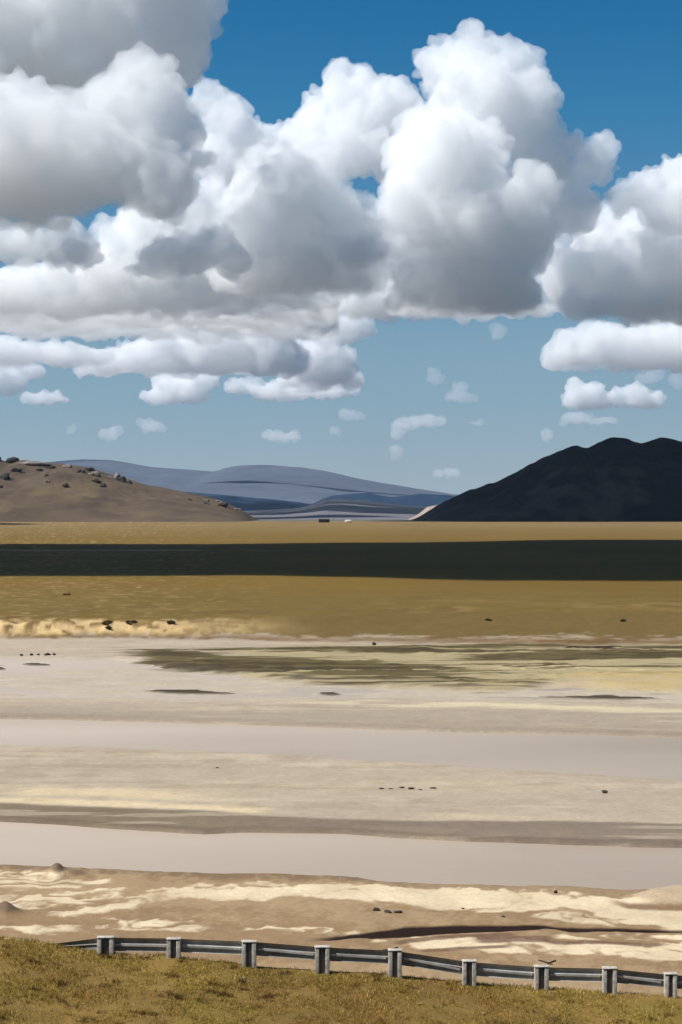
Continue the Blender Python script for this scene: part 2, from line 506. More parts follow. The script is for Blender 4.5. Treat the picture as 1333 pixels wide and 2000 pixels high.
# ------------------------------------------------------------------ river water (silt-laden)
m_water, nt, b = new_mat('silty_water')
b.inputs['Base Color'].default_value = tuple(alb(196, 180, 166)) + (1,)
b.inputs['Roughness'].default_value = 0.34
b.inputs['Specular IOR Level'].default_value = 0.35
b.inputs['IOR'].default_value = 1.33
tc = nt.nodes.new('ShaderNodeTexCoord')
mp = nt.nodes.new('ShaderNodeMapping'); mp.inputs['Scale'].default_value = (.25, 1.0, 1.0)
nz = nt.nodes.new('ShaderNodeTexNoise'); nz.inputs['Scale'].default_value = 2.2; nz.inputs['Detail'].default_value = 4
nt.links.new(tc.outputs['Object'], mp.inputs[0]); nt.links.new(mp.outputs[0], nz.inputs['Vector'])
bp = nt.nodes.new('ShaderNodeBump'); bp.inputs['Strength'].default_value = .35; bp.inputs['Distance'].default_value = .05
nt.links.new(nz.outputs['Fac'], bp.inputs['Height']); nt.links.new(bp.outputs[0], b.inputs['Normal'])
n2 = nt.nodes.new('ShaderNodeTexNoise'); n2.inputs['Scale'].default_value = .06; n2.inputs['Detail'].default_value = 3
nt.links.new(mp.outputs[0], n2.inputs['Vector'])
rp = nt.nodes.new('ShaderNodeMix'); rp.data_type = 'RGBA'
rp.inputs['A'].default_value = tuple(alb(180, 163, 144)) + (1,)
rp.inputs['B'].default_value = tuple(alb(224, 205, 186)) + (1,)
sx = nt.nodes.new('ShaderNodeSeparateXYZ'); nt.links.new(tc.outputs['Object'], sx.inputs[0])
gr = nt.nodes.new('ShaderNodeMapRange'); gr.inputs[1].default_value = 34; gr.inputs[2].default_value = -24; gr.inputs[3].default_value = -.35; gr.inputs[4].default_value = .3  # darkens the water rightward: a cloud reflection put into the colour
nt.links.new(sx.outputs['X'], gr.inputs[0])
ad = nt.nodes.new('ShaderNodeMath'); ad.operation = 'ADD'; ad.use_clamp = True
nt.links.new(gr.outputs[0], ad.inputs[0]); nt.links.new(n2.outputs['Fac'], ad.inputs[1])
nt.links.new(ad.outputs[0], rp.inputs['Factor']); nt.links.new(rp.outputs['Result'], b.inputs['Base Color'])
wx = np.linspace(-900, 900, 60); wy_ = np.linspace(74, 262, 40)
WY, WX = np.meshgrid(wy_, wx, indexing='ij')
river = mesh_obj('river_water', np.stack([WX, WY, WX * 0], -1).reshape(-1, 3), grid_faces(*WX.shape), m_water)
tag(river, kind='structure')


# ------------------------------------------------------------------ hills and mountains
def ridge(name, prof, D0, Dr_, D1, mat, colour, nx=260, nd=70, rough=0.06, z0=2.0, seed=1, gully=40.0, power=1.25, amp_ridge=.25):
    """a hill whose crest line is prof [(column, row)], at distance Dr_, foot at D0, back foot at D1"""
    pxs = np.linspace(prof[0][0], prof[-1][0], nx)
    yy = np.interp(pxs, [p[0] for p in prof], [p[1] for p in prof])
    kern = np.array([1, 2, 3, 2, 1.]); kern /= kern.sum()
    yy[2:-2] = np.convolve(yy, kern, 'same')[2:-2]
    zr = np.maximum(EYE + (HOR - yy) / F * Dr_ - z0, 0)
    t1 = np.linspace(0, 1, nd)
    X0 = (pxs - CX) / F * Dr_
    V = []; 
    Ys = np.concatenate([D0 + (Dr_ - D0) * t1, Dr_ + (D1 - Dr_) * np.linspace(0, 1, nd // 2 + 1)[1:]])
    hs = np.concatenate([t1 ** power, (1 - np.linspace(0, 1, nd // 2 + 1)[1:]) ** 1.0])
    YY, XX = np.meshgrid(Ys, X0, indexing='ij')
    H = hs[:, None] * zr[None, :]
    n = fbm(XX / gully, YY / gully, seed, 5, .55)
    rg = 1 - np.abs(fbm(XX / (gully * 1.6), YY / (gully * 3.2), seed + 9, 4))
    env = np.minimum(hs[:, None] * 1.0, 1) * (1 - (1 - amp_ridge) * sst(.75, 1, hs)[:, None])
    Z = z0 - 3 + H * (1 + 3 / np.maximum(zr[None, :], 3)) + (n * .6 + (rg - .6) * .8) * rough * zr.max() * env * sst(0, zr.max() * .25, H)
    o = mesh_obj(name, np.stack([XX, YY, Z], -1).reshape(-1, 3), grid_faces(*XX.shape), mat, smooth=True)
    col = colour(XX, YY, Z, H / max(zr.max(), 1), n)
    soil_attr(o, col.reshape(-1, 3))
    tag(o, kind='structure')
    return o, (XX, YY, Z)


m_hill = attr_mat('hill_soil', (.004, .03, .2), (.10, .12, .12), bump=.3, bump_dist=3)


def c_left(X, Y, Z, h, n):
    c = np.empty(X.shape + (3,)); c[:] = alb(112, 95, 79)
    c = mixc(c, alb(99, 85, 72), sst(-.3, .6, n))
    c = mixc(c, alb(128, 110, 82), sst(.3, .7, fbm(X / 90, Y / 150, 3)) * .6)
    return c


left_prof = [(-420, 850), (-200, 862), (-60, 880), (-10, 893), (20, 905), (40, 898), (80, 902), (120, 905), (175, 913), (230, 930), (280, 946), (340, 957), (400, 969), (440, 981), (478, 1000), (503, 1022)]
hill_l, HL = ridge('hill', left_prof, 3500, 4050, 4800, m_hill, c_left, rough=.05, seed=3, gully=55, power=.85)


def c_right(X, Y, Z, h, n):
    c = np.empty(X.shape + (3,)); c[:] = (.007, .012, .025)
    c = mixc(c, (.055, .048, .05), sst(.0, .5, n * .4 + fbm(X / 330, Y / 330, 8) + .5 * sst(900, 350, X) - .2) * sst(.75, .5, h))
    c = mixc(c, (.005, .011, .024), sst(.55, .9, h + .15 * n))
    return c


right_prof = [(812, 1022), (826, 1008), (845, 994), (880, 974), (920, 956), (970, 941), (1000, 925), (1035, 908), (1060, 894), (1085, 884), (1118, 873), (1148, 872), (1166, 862), (1195, 857), (1230, 858), (1254, 866), (1272, 860), (1292, 857), (1320, 861), (1345, 864), (1420, 846), (1600, 850), (1800, 900), (1900, 960)]
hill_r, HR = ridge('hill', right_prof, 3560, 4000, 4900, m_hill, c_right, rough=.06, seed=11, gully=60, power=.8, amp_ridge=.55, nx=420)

m_far = attr_mat('mountain_soil', (.0006, .004, .02), (.12, .12, .1), bump=.2, bump_dist=10)


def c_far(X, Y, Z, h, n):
    c = np.empty(X.shape + (3,)); c[:] = (.09, .108, .145)  # blue of the distance haze is put into the mountain's colour
    dk = sst(.05, .4, fbm(X / 1500, Y / 3500 + Z / 420, 61)) * sst(.35, .7, h)  # patches of cloud shadow, painted darker on the slopes
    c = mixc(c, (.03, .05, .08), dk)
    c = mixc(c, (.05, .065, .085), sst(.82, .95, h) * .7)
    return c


far_prof = [(-500, 890), (-100, 905), (60, 906), (120, 900), (165, 897), (220, 899), (300, 912), (380, 918), (420, 921), (440, 913), (470, 908), (520, 908), (580, 912), (640, 921), (700, 934), (760, 945), (820, 955), (890, 966), (1000, 985), (1200, 1000)]
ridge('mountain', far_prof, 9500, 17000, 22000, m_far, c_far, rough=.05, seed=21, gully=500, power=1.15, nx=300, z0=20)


def c_shaded(X, Y, Z, h, n):
    c = np.empty(X.shape + (3,)); c[:] = (.016, .04, .08)  # cloud shade and distance blue are put into the foothill colour
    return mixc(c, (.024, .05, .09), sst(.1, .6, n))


ridge('foothill', [(150, 925), (230, 935), (300, 950), (360, 960), (430, 966), (520, 974), (590, 982), (616, 990), (640, 999)], 8400, 8800, 9300, m_far, c_shaded, rough=.05, seed=31, gully=150, z0=20, power=.7)
ridge('foothill', [(610, 985), (628, 975), (650, 968), (690, 964), (720, 962), (745, 968), (765, 971), (790, 968), (820, 964), (870, 967), (950, 978), (1050, 990)], 8700, 9300, 9900, m_far, c_shaded, rough=.04, seed=33, gully=150, z0=20, power=.7)


def c_apron(X, Y, Z, h, n):
    c = np.empty(X.shape + (3,)); c[:] = (.15, .14, .155)
    return mixc(c, (.13, .125, .14), sst(-.2, .5, n))


ridge('alluvial_slope', [(120, 1012), (300, 1004), (400, 1001), (500, 997), (580, 993), (618, 984), (640, 975), (660, 973), (700, 977), (750, 982), (800, 989), (850, 990), (1000, 1000), (1100, 1012)], 4700, 8300, 9600, m_far, c_apron, rough=.005, seed=41, gully=300, z0=2, power=1.3)
ridge('alluvial_slope', [(770, 1021), (800, 1014), (818, 1004), (835, 990), (860, 985), (920, 992), (1000, 1012)], 4300, 4700, 5200, m_far, lambda X, Y, Z, h, n: mixc(np.full(X.shape + (3,), .5) * np.array((.62, .5, .4)), (.2, .165, .14), sst(.1, .6, n)), rough=.05, seed=43, gully=60, z0=2, power=.8)


# ------------------------------------------------------------------ clouds
def cloud_mat(name, mfp, skin):
    m = bpy.data.materials.new(name)
    m.use_nodes = True
    nt = m.node_tree
    nt.nodes.remove(nt.nodes['Principled BSDF'])
    out = nt.nodes['Material Output']
    vs = nt.nodes.new('ShaderNodeVolumeScatter')
    vs.inputs['Color'].default_value = (1, 1, 1, 1)
    vs.inputs['Density'].default_value = 1 / mfp
    vs.inputs['Anisotropy'].default_value = 0.0
    nt.links.new(vs.outputs[0], out.inputs['Volume'])
    if not skin:
        return m
    tr = nt.nodes.new('ShaderNodeBsdfTransparent')
    df = nt.nodes.new('ShaderNodeBsdfDiffuse'); df.inputs['Color'].default_value = (.97, .97, .97, 1)
    mx = nt.nodes.new('ShaderNodeMixShader'); mx.inputs[0].default_value = skin
    nt.links.new(tr.outputs[0], mx.inputs[1]); nt.links.new(df.outputs[0], mx.inputs[2])
    nt.links.new(mx.outputs[0], out.inputs['Surface'])
    return m


m_cloud = cloud_mat('cloud_droplets', 95., 0.015)
m_deck = cloud_mat('thick_cloud_droplets', 50., 0.6)
m_thin = cloud_mat('thin_cloud_droplets', 300., 0.015)


def ico(n):
    bm = bmesh.new(); bmesh.ops.create_icosphere(bm, subdivisions=n, radius=1)
    v = np.array([a.co[:] for a in bm.verts]); f = np.array([[q.index for q in a.verts] for a in bm.faces])
    bm.free()
    return v, f


I1, I2, I3 = ico(1), ico(2), ico(3)


def bake(o):
    dg = bpy.context.evaluated_depsgraph_get()
    me = bpy.data.meshes.new_from_object(o.evaluated_get(dg))
    old = o.data
    o.modifiers.clear()
    o.data = me
    bpy.data.meshes.remove(old)
    me.polygons.foreach_set('use_smooth', np.ones(len(me.polygons), dtype=bool))


CLOUD_V = [0]


def cloud_from(name, balls, zb, vox, rng, kids=13, flat=.12, detail=1.0, front=.3, mat=None):
    """billowing heap grown from ellipsoids [(centre, (rx, ry, rz))]"""
    sph = []
    for c, R in balls:
        R = np.asarray(R, float)
        sph.append((c, R))
        rm = min(R[0], R[2])
        for k in range(int(kids * max(1, min(3, R[0] / R[2])))):
            d = rng.normal(size=3); d[2] = d[2] * .8 + .35; d[1] -= front
            d /= np.linalg.norm(d)
            r1 = rm * rng.uniform(.22, .5) * (1.3 if R[0] > 1.25 * R[2] else 1.0); c1 = c + d * R * rng.uniform(.74, 1.0)
            sph.append((c1, np.ones(3) * r1))
            if r1 > 3 * vox:
                for j in range(7):
                    d2 = d * .7 + rng.normal(size=3) * .8; d2 /= np.linalg.norm(d2)
                    sph.append((c1 + d2 * r1 * .92, np.ones(3) * r1 * rng.uniform(.2, .5)))
    V = []; Fc = []; n = 0
    for c, R in sph:
        r = R.max()
        v, f = I3 if r > 22 * vox else (I2 if r > 4 * vox else I1)
        V.append(v * R + c); Fc.append(f + n); n += len(v)
    V = np.concatenate(V); Fc = np.concatenate(Fc)
    lo = V[:, 2] < zb
    V[lo, 2] = zb + (V[lo, 2] - zb) * flat
    org = V.mean(0); org[2] = zb
    o = mesh_obj(name, V - org, Fc, mat or m_cloud)
    o.location = org
    m = o.modifiers.new('r', 'REMESH'); m.mode = 'VOXEL'; m.voxel_size = vox
    m = o.modifiers.new('s', 'SMOOTH'); m.iterations = 2; m.factor = .5
    t = bpy.data.textures.new('swell', 'CLOUDS'); t.noise_scale = 26 * vox; t.noise_depth = 1
    m = o.modifiers.new('d', 'DISPLACE'); m.texture = t; m.texture_coords = 'GLOBAL'; m.strength = 9 * vox * detail; m.mid_level = .5
    for (sz, stg) in ((14, 5.5), (5.5, 2.6)):
        t = bpy.data.textures.new('billow', 'VORONOI'); t.noise_scale = sz * vox; t.distance_metric = 'DISTANCE_SQUARED'
        m = o.modifiers.new('d', 'DISPLACE'); m.texture = t; m.texture_coords = 'GLOBAL'; m.strength = -stg * vox * detail; m.mid_level = .3
    for nm, sz, dp, stg in (('shred', 11, 2, 10.0), ('fray', 4.2, 3, 6.0)):
        t = bpy.data.textures.new(nm, 'CLOUDS'); t.noise_scale = sz * vox; t.noise_depth = dp
        m = o.modifiers.new('d', 'DISPLACE'); m.texture = t; m.texture_coords = 'GLOBAL'; m.strength = stg * vox * detail; m.mid_level = .45
    m = o.modifiers.new('r2', 'REMESH'); m.mode = 'VOXEL'; m.voxel_size = vox * 1.5
    bake(o)
    CLOUD_V[0] += len(o.data.vertices)
    return o


BASE_ALT = 1000.0


def cloud(label, lobes, base, vox=3.0, seed=1, D=None, kids=13, flat=.12, group='cumulus clouds over the plain', detail=1.0, front=.3, mat=None, deep=0.0):
    """lobes: (column, row, radius[, depth shift in radii]) or (column, row, half width, half height); base = row of the flat base"""
    rng = np.random.default_rng(seed)
    if D is None:
        D = (BASE_ALT - EYE) * F / (HOR - base)
    s = D / F
    balls = []
    for l in lobes:
        c = at(l[0], l[1], D)
        rx = rz = l[2]
        dz = rng.uniform(-.25, .25)
        if len(l) > 3:
            if l[3] > 2: rz = l[3]
            else: dz = l[3]
        c[1] += dz * rx * s
        balls.append((c, (rx * s, (rx + rz) * .5 * s, rz * s)))
        if deep and l[1] + rz > base - 25:
            zc = EYE + (HOR - base) * s
            balls.append((np.array((c[0], c[1] + deep, zc + rz * s * .25)), (rx * s * 1.15, deep * 1.25, rz * s * .6)))
    o = cloud_from('cumulus_cloud', balls, EYE + (HOR - base) * s, vox * s, rng, kids, flat, detail, front, mat)
    tag(o, label, 'cloud', group)
    return o


cloud('nearest bright cumulus with crisp flat base at the left edge', [(-70, 290, 130), (60, 320, 118, -.3), (150, 330, 96, -.3), (195, 310, 64), (212, 355, 50, -.4), (100, 265, 75, .2), (20, 225, 72, .3), (-160, 330, 120)], 440, deep=0, seed=3)
cloud('towering grey-white cumulus filling the top left corner', [(60, 50, 165), (200, 0, 175), (300, 70, 112), (358, 115, 40), (340, 0, 80), (100, 165, 95), (-100, 90, 180), (180, 180, 90)], 500, D=6300, vox=3.2, seed=5, flat=1)
cloud('grey cloud column with dark right flank behind the nearest cumulus', [(290, 215, 78), (335, 250, 60), (250, 285, 95), (355, 310, 42), (310, 350, 75), (240, 200, 60), (375, 265, 26)], 470, D=5900, seed=7, flat=1)
cloud('narrow bright cloud turret right of the grey column', [(418, 200, 38), (448, 235, 44), (402, 184, 22), (470, 285, 46), (440, 310, 60), (480, 248, 24)], 560, D=7900, vox=2.2, seed=9)
cloud('grey cloud bank below the nearest cumulus at the left edge', [(-40, 478, 70, 34), (50, 482, 66, 30), (130, 478, 56, 36), (-110, 480, 70, 40)], 512, D=6900, seed=11)
cloud('rounded grey cloud right of the nearest cumulus base', [(330, 405, 62), (290, 440, 58), (392, 430, 56), (345, 470, 66, 44), (410, 395, 40), (250, 470, 60, 34), (370, 372, 30)], 515, D=7300, vox=2.4, seed=12)
cloud('large white cumulus left of the tallest tower', [(690, 190, 60), (635, 235, 54), (580, 272, 44), (750, 228, 74), (690, 280, 70), (620, 310, 60), (535, 272, 26), (660, 152, 22), (770, 300, 60)], 400, vox=2.4, seed=13, D=8000, flat=1)
cloud('white domed cumulus below the gap in the centre', [(540, 365, 78), (600, 400, 84), (480, 400, 50), (640, 450, 84), (540, 460, 84), (480, 480, 60), (690, 500, 50), (600, 500, 70), (575, 320, 34)], 556, vox=2.4, seed=14, D=7000, deep=100)
cloud('tallest white cumulus tower against deep blue sky', [(930, 155, 76), (858, 124, 42), (1000, 155, 54), (950, 230, 92), (1015, 250, 60), (905, 110, 34), (965, 100, 28), (1050, 300, 60)], 520, D=7500, vox=2.3, seed=15, flat=1)
cloud('broad grey-bellied cumulus under the tallest tower', [(870, 320, 112), (830, 420, 86), (920, 440, 118), (1010, 430, 80), (980, 508, 72), (880, 508, 70), (1036, 500, 42), (790, 500, 50), (820, 540, 50)], 592, deep=180, vox=2.6, seed=17)
cloud('small bright cloud head right of the tallest tower', [(1150, 315, 46), (1108, 355, 42), (1180, 325, 26), (1085, 390, 40), (1140, 282, 16), (1120, 410, 50)], 500, D=7600, vox=2.2, seed=19, flat=1)
cloud('white cloud crest reaching the right edge', [(1268, 375, 46), (1335, 346, 42), (1216, 395, 28), (1400, 352, 78), (1310, 410, 50)], 520, D=7700, vox=2.3, seed=21, flat=1)
cloud('broad grey cloud bank at the right edge', [(1150, 530, 70), (1250, 550, 90, 76), (1350, 540, 100), (1100, 550, 44), (1460, 530, 110), (1190, 480, 40)], 634, deep=0, seed=23)
cloud('pale cloud shoulder above the bank at the right edge', [(1230, 450, 56), (1310, 455, 60), (1165, 440, 40), (1380, 440, 80), (1280, 480, 60)], 560, D=8700, seed=24, flat=1)
cloud('soft blue-grey cloud veil joining the centre and the right bank', [(1095, 440, 56), (1110, 510, 60), (1075, 540, 50), (1120, 570, 70, 40), (1060, 380, 44)], 610, D=9200, seed=26, mat=m_thin, vox=3.0)
cloud('thin flat cloud shelf beneath the grey-bellied cumulus', [(720, 592, 85, 28), (830, 602, 95, 17), (930, 604, 95, 14), (1030, 602, 90, 14), (1120, 602, 70, 18), (690, 565, 55, 36), (740, 550, 50, 34)], 622, seed=25, flat=.3)
cloud('small bright cloud tuft on the left bank', [(150, 500, 40, 24), (178, 506, 30, 16), (120, 512, 30, 14)], 526, D=6300, seed=101, vox=2.2)
cloud('bright ragged cloud crest between the left bank and the big white cumulus', [(330, 505, 60, 26), (390, 498, 46, 34), (432, 478, 28, 30), (300, 520, 50, 16), (450, 510, 40, 30)], 540, D=6700, seed=103, vox=2.4)
cloud('small white tuft in front of the grey-bellied cumulus', [(735, 480, 30, 26), (770, 478, 24, 20), (700, 500, 40, 20)], 520, D=6600, seed=105, vox=2.2)
cloud('bright-topped cloud heap over a long dark base at the left', [(130, 548, 62, 42), (225, 548, 80, 50), (325, 552, 80, 48), (405, 548, 70, 50), (432, 496, 34), (470, 562, 70, 44), (155, 506, 22), (60, 572, 70, 34), (540, 568, 60, 40), (-10, 565, 80, 48), (605, 590, 45, 28)], 604, deep=560, vox=3.5, seed=27)
cloud('cream-lit cumulus low in the left centre', [(500, 658, 66, 58), (548, 684, 44, 34), (430, 668, 66, 44), (340, 668, 60, 34), (270, 690, 66, 26), (520, 616, 40, 32), (380, 694, 60, 24), (200, 700, 50, 18)], 722, deep=160, seed=31)
cloud('long pale cloud layer below the dark base at the left', [(-60, 690, 110, 24), (50, 690, 110, 22), (140, 694, 80, 18)], 712, seed=32, flat=.3)
cloud('dark cloud base tapering right of the cream-lit cumulus', [(620, 702, 66, 32), (655, 724, 42, 14), (590, 655, 46, 40), (630, 670, 40, 34)], 740, deep=350, seed=33, flat=.3)
cloud('small bright puff above the tapering dark base', [(668, 650, 38, 30), (700, 636, 30, 24)], 682, seed=35)
cloud('pale cloud fragment at the left edge above the plain haze', [(10, 742, 36, 24), (-30, 745, 34), (55, 725, 36, 12)], 766, seed=37, vox=2.2)
cloud('thin low cloud sliver at the far left', [(75, 780, 28, 7), (98, 776, 28, 9), (120, 782, 18, 6)], 788, seed=39, vox=1.6, flat=.3)
cloud('pale low cloud with pinkish base under the cream-lit cumulus', [(342, 753, 46, 24), (310, 775, 40, 12), (385, 750, 40, 18), (365, 772, 40, 12)], 788, seed=41, vox=2)
cloud('long low cloud streak ending below the dark base', [(480, 757, 40, 13), (540, 767, 50, 15), (600, 768, 50, 13), (655, 758, 45, 13)], 784, seed=43, vox=2, flat=.3)
cloud('flat cream cloud bank low at the right edge', [(1125, 686, 50, 24), (1180, 674, 60, 32), (1250, 678, 70, 32), (1330, 676, 80, 38), (1420, 680, 80, 50), (1150, 650, 14), (1095, 698, 34, 12)], 713, deep=100, seed=45)
cloud('rounded white cloud above the right hill', [(1142, 773, 36, 24), (1168, 778, 24, 18), (1115, 784, 24, 12)], 797, seed=47, vox=2)
cloud('pointed white cloud beside the rounded one above the right hill', [(1235, 774, 28, 20), (1262, 783, 28, 16), (1205, 782, 24, 14)], 798, seed=49, vox=2)
small = [
    ('tiny round puff in the central blue gap, uppermost', [(845, 738, 16, 12), (836, 742, 9)], 752),
    ('small flat puff right of the central blue gap', [(895, 775, 28, 9), (915, 777, 22, 6), (900, 756, 16, 9)], 786),
    ('faint puff just under the thin cloud shelf', [(977, 648, 18, 15), (968, 642, 12)], 666),
    ('faint puff over the pointed cloud near the right edge', [(1272, 736, 26, 11), (1255, 740, 14, 8)], 750),
    ('faint puff touching the right edge below the cream bank', [(1326, 742, 20, 12), (1345, 738, 20, 14)], 754),
    ('low streak under the rounded white cloud', [(1125, 816, 36, 10), (1170, 822, 36, 6)], 830),
    ('small round puff low above the left hill', [(141, 836, 12, 10), (135, 843, 8)], 852),
    ('soft white puff low between left hill and centre', [(295, 833, 22, 14), (312, 838, 16, 8)], 850),
    ('very faint puff left of the soft white puff', [(213, 845, 20, 11)], 858),
    ('flat pale puff low left of centre', [(540, 852, 26, 10), (565, 854, 26, 10)], 866),
    ('tiny puff low in the centre', [(655, 842, 12, 9)], 852),
    ('flat streak puff above the centre', [(680, 811, 22, 8), (697, 813, 16, 6)], 822),
    ('long pale puff right of centre', [(800, 826, 26, 11), (835, 823, 32, 12)], 836),
    ('pale puff below the long one right of centre', [(780, 838, 16, 13), (775, 848, 12)], 860),
    ('lowest tiny puff above the mountain shoulder', [(777, 886, 13, 10), (772, 893, 10)], 902),
    ('small streak puff right of the long pale one', [(928, 827, 16, 7)], 836),
    ('faint puff beside the right hill foot', [(880, 922, 18, 9), (862, 925, 14, 6)], 934),
    ('faint upright puff left of the right hill summit', [(1069, 848, 9, 14)], 868),
]
for i, (lb, lo, ba) in enumerate(small):
    cloud(lb, lo, ba, seed=60 + i, vox=1.7, kids=7, D=min(22000, max(9000, 978 * F / (HOR - ba))), mat=m_thin, detail=.75)


def overhead(label, X0, X1, Y0, Y1, alt, thick, seed, vox=22.0, tilt=0.0):
    """a cloud out over the land whose shade falls on the plan rectangle X0..X1, Y0..Y1"""
    rng = np.random.default_rng(seed)
    off = -TO_SUN[:2] / TO_SUN[2] * alt
    balls = []
    r = thick * .55
    nx = max(2, int((X1 - X0) / (r * 1.0))); ny = max(2, int((Y1 - Y0) / (r * 1.0)))
    for i in range(nx):
        for j in range(ny):
            x = X0 + r * .8 + (X1 - X0 - 1.6 * r) * i / (nx - 1); y = Y0 + r * .8 + (Y1 - Y0 - 1.6 * r) * j / (ny - 1)
            if tilt:
                y += (tilt * np.clip(x / 250., -1, 1) + 45 * math.sin(x / 61.) + 30 * math.sin(x / 23. + 1)) * (j / (ny - 1)) + 14 * math.sin(x / 47. + 2) * (1 - j / (ny - 1))
            balls.append((np.array((x - off[0], y - off[1], alt + r * rng.uniform(.5, .9))), np.ones(3) * r * rng.uniform(.9, 1.1)))
    o = cloud_from('cumulus_cloud', balls, alt, vox, rng, kids=6, detail=.6, mat=m_deck)
    tag(o, label, 'cloud', 'clouds overhead, above the frame')
    return o


overhead('cloud overhead that shades a dark strip of the plain', -1500, 1500, 474, 985, 800, 250, 91, tilt=95.)
overhead('cloud overhead that shades the dark hill on the right', 120, 2200, 3520, 4500, 1550, 420, 93, vox=32.)
overhead('unseen cloud added to temper skylight, shading left of the frame', -3600, -900, 150, 2800, 1900, 520, 95, vox=60.)  # unseen cloud, added to block blue skylight and cut ground bounce
overhead('unseen cloud added to temper skylight, shading right of the frame', 1000, 3800, 150, 2800, 1900, 520, 97, vox=60.)  # its unseen counterpart on the right, added for the skylight too
overhead('unseen cloud added to temper skylight, shading behind the viewpoint', -1800, 1800, -3200, -500, 1900, 520, 99, vox=60.)  # added out of view behind the camera to dull the fill light
print('cloud verts', CLOUD_V[0])

# ------------------------------------------------------------------ haze: a thin even layer of air over the land, below the clouds
m_haze = bpy.data.materials.new('haze_air')
m_haze.use_nodes = True
nt = m_haze.node_tree
nt.nodes.remove(nt.nodes['Principled BSDF'])
pv = nt.nodes.new('ShaderNodeVolumePrincipled')
pv.inputs['Color'].default_value = (.68, .84, 1.0, 1)
pv.inputs['Density'].default_value = 0.85e-5
pv.inputs['Anisotropy'].default_value = 0.2
nt.links.new(pv.outputs[0], nt.nodes['Material Output'].inputs['Volume'])
gx = float(np.abs(XX).max()) + 500
y0, y1 = float(DD.min()) - 500, float(DD.max()) + 500
HV = [(x, y, z) for z in (-4.0, 760.0) for y in (y0, y1) for x in (-gx, gx)]
haze = mesh_obj('haze', HV, [(0, 2, 3, 1), (4, 5, 7, 6), (0, 1, 5, 4), (2, 6, 7, 3), (0, 4, 6, 2), (1, 3, 7, 5)], m_haze)
tag(haze, kind='stuff')

# ------------------------------------------------------------------ turf on the verge (uncountable)
m_turf = attr_mat('turf_blades', (1.2,), (.2,), rough=.8)


def turf(n, seed):
    r = np.random.default_rng(seed)
    D = r.uniform(33.5, 43.6, n); X = r.uniform(-.255, .255, n) * D
    dens = fbm(X / .8, D / .8, 3) + r.normal(size=n) * .35
    k = dens > -.12
    X, D, dens = X[k], D[k], dens[k]
    z, _ = terrain(X, D)
    hue = fbm(X / 1.6, D / 2.2, 77) + r.normal(size=len(X)) * .35
    nb = 5
    Xb = np.repeat(X, nb); Db = np.repeat(D, nb); zb = np.repeat(z, nb); hb = np.repeat(hue, nb); db = np.repeat(dens, nb)
    m = len(Xb)
    bx = Xb + r.normal(size=m) * .035; by = Db + r.normal(size=m) * .035
    a = r.uniform(0, 2 * np.pi, m)
    h = (.028 + .03 * np.clip(db + .4, 0, 1.6)) * r.uniform(.6, 1.4, m) * (1 + .9 * sst(.55, .85, fbm(bx / .5, by / .35, 91)))
    w = r.uniform(.005, .010, m)
    lean = r.normal(size=(m, 2)) * .45 * h[:, None]
    dx, dy = np.cos(a) * w, np.sin(a) * w
    V = np.stack([np.stack([bx - dx, by - dy, zb - .01], -1), np.stack([bx + dx, by + dy, zb - .01], -1),
                  np.stack([bx + lean[:, 0], by + lean[:, 1], zb + h], -1)], 1).reshape(-1, 3)
    Fc = np.arange(m * 3).reshape(-1, 3)
    c = np.empty((m, 3)); c[:] = alb(134, 112, 54)
    c = mixc(c, alb(146, 128, 62), sst(.1, .7, hb))
    c = mixc(c, alb(132, 102, 54), sst(-.25, -.8, hb))
    c = mixc(c, alb(196, 172, 112), sst(.93, .99, r.uniform(size=m)))
    c *= 2.1 * r.uniform(.7, 1.25, (m, 1))
    dark = sst(.55, .85, fbm(bx / .5, by / .35, 91) + .25 * fbm(bx / 3, by / 3, 93))
    c = mixc(c, alb(86, 66, 30), dark * .85)
    o = mesh_obj('turf', V, Fc, m_turf)
    soil_attr(o, np.repeat(c, 3, 0))
    tag(o, 'short olive and straw coloured turf on the near verge', 'turf', kind='stuff')


turf(64000, 5)


def stalks(n, seed):
    r = np.random.default_rng(seed)
    cx = r.uniform(-.25, .25, 90); cd = r.uniform(35, 42.3, 90)
    q = r.integers(0, 90, n)
    D = np.minimum(cd[q] + r.normal(size=n) * .16, 42.5); X = cx[q] * cd[q] + r.normal(size=n) * .22
    z, _ = terrain(X, D)
    h = r.uniform(.07, .2, n); a = r.uniform(0, 6.28, n); w = .005
    lx, ly = r.normal(size=n) * .3 * h, r.normal(size=n) * .3 * h
    V = np.stack([np.stack([X - np.cos(a) * w, D - np.sin(a) * w, z - .01], -1), np.stack([X + np.cos(a) * w, D + np.sin(a) * w, z - .01], -1), np.stack([X + lx, D + ly, z + h], -1)], 1).reshape(-1, 3)
    c = np.empty((n, 3)); c[:] = alb(188, 164, 104)
    c = mixc(c, alb(120, 98, 46), (r.uniform(size=n) < .45).astype(float))
    o = mesh_obj('dry_grass', V, np.arange(n * 3).reshape(-1, 3), m_turf)
    soil_attr(o, np.repeat(c, 3, 0))
    tag(o, 'taller dry straw stalks in the turf of the verge', 'grass', kind='stuff')


stalks(5200, 9)

# ------------------------------------------------------------------ guardrail
m_post = plain_mat('white_post_paint', (.44, .41, .365), rough=.8, var=.45, scale=9)
m_web = plain_mat('dark_post_web', (.16, .135, .12), rough=.85, var=.3, scale=6)
m_beam = plain_mat('weathered_steel', (.27, .25, .225), rough=.75, var=.3, scale=3, metal=.25)
m_highlight = plain_mat('pale_highlight_strip', (.45, .45, .44), rough=.6, var=.35, scale=3)  # pale strip added for the highlight along the beam's valley
m_gal = plain_mat('galvanised_steel', (.42, .40, .365), rough=.7, var=.25, scale=3, metal=.4)


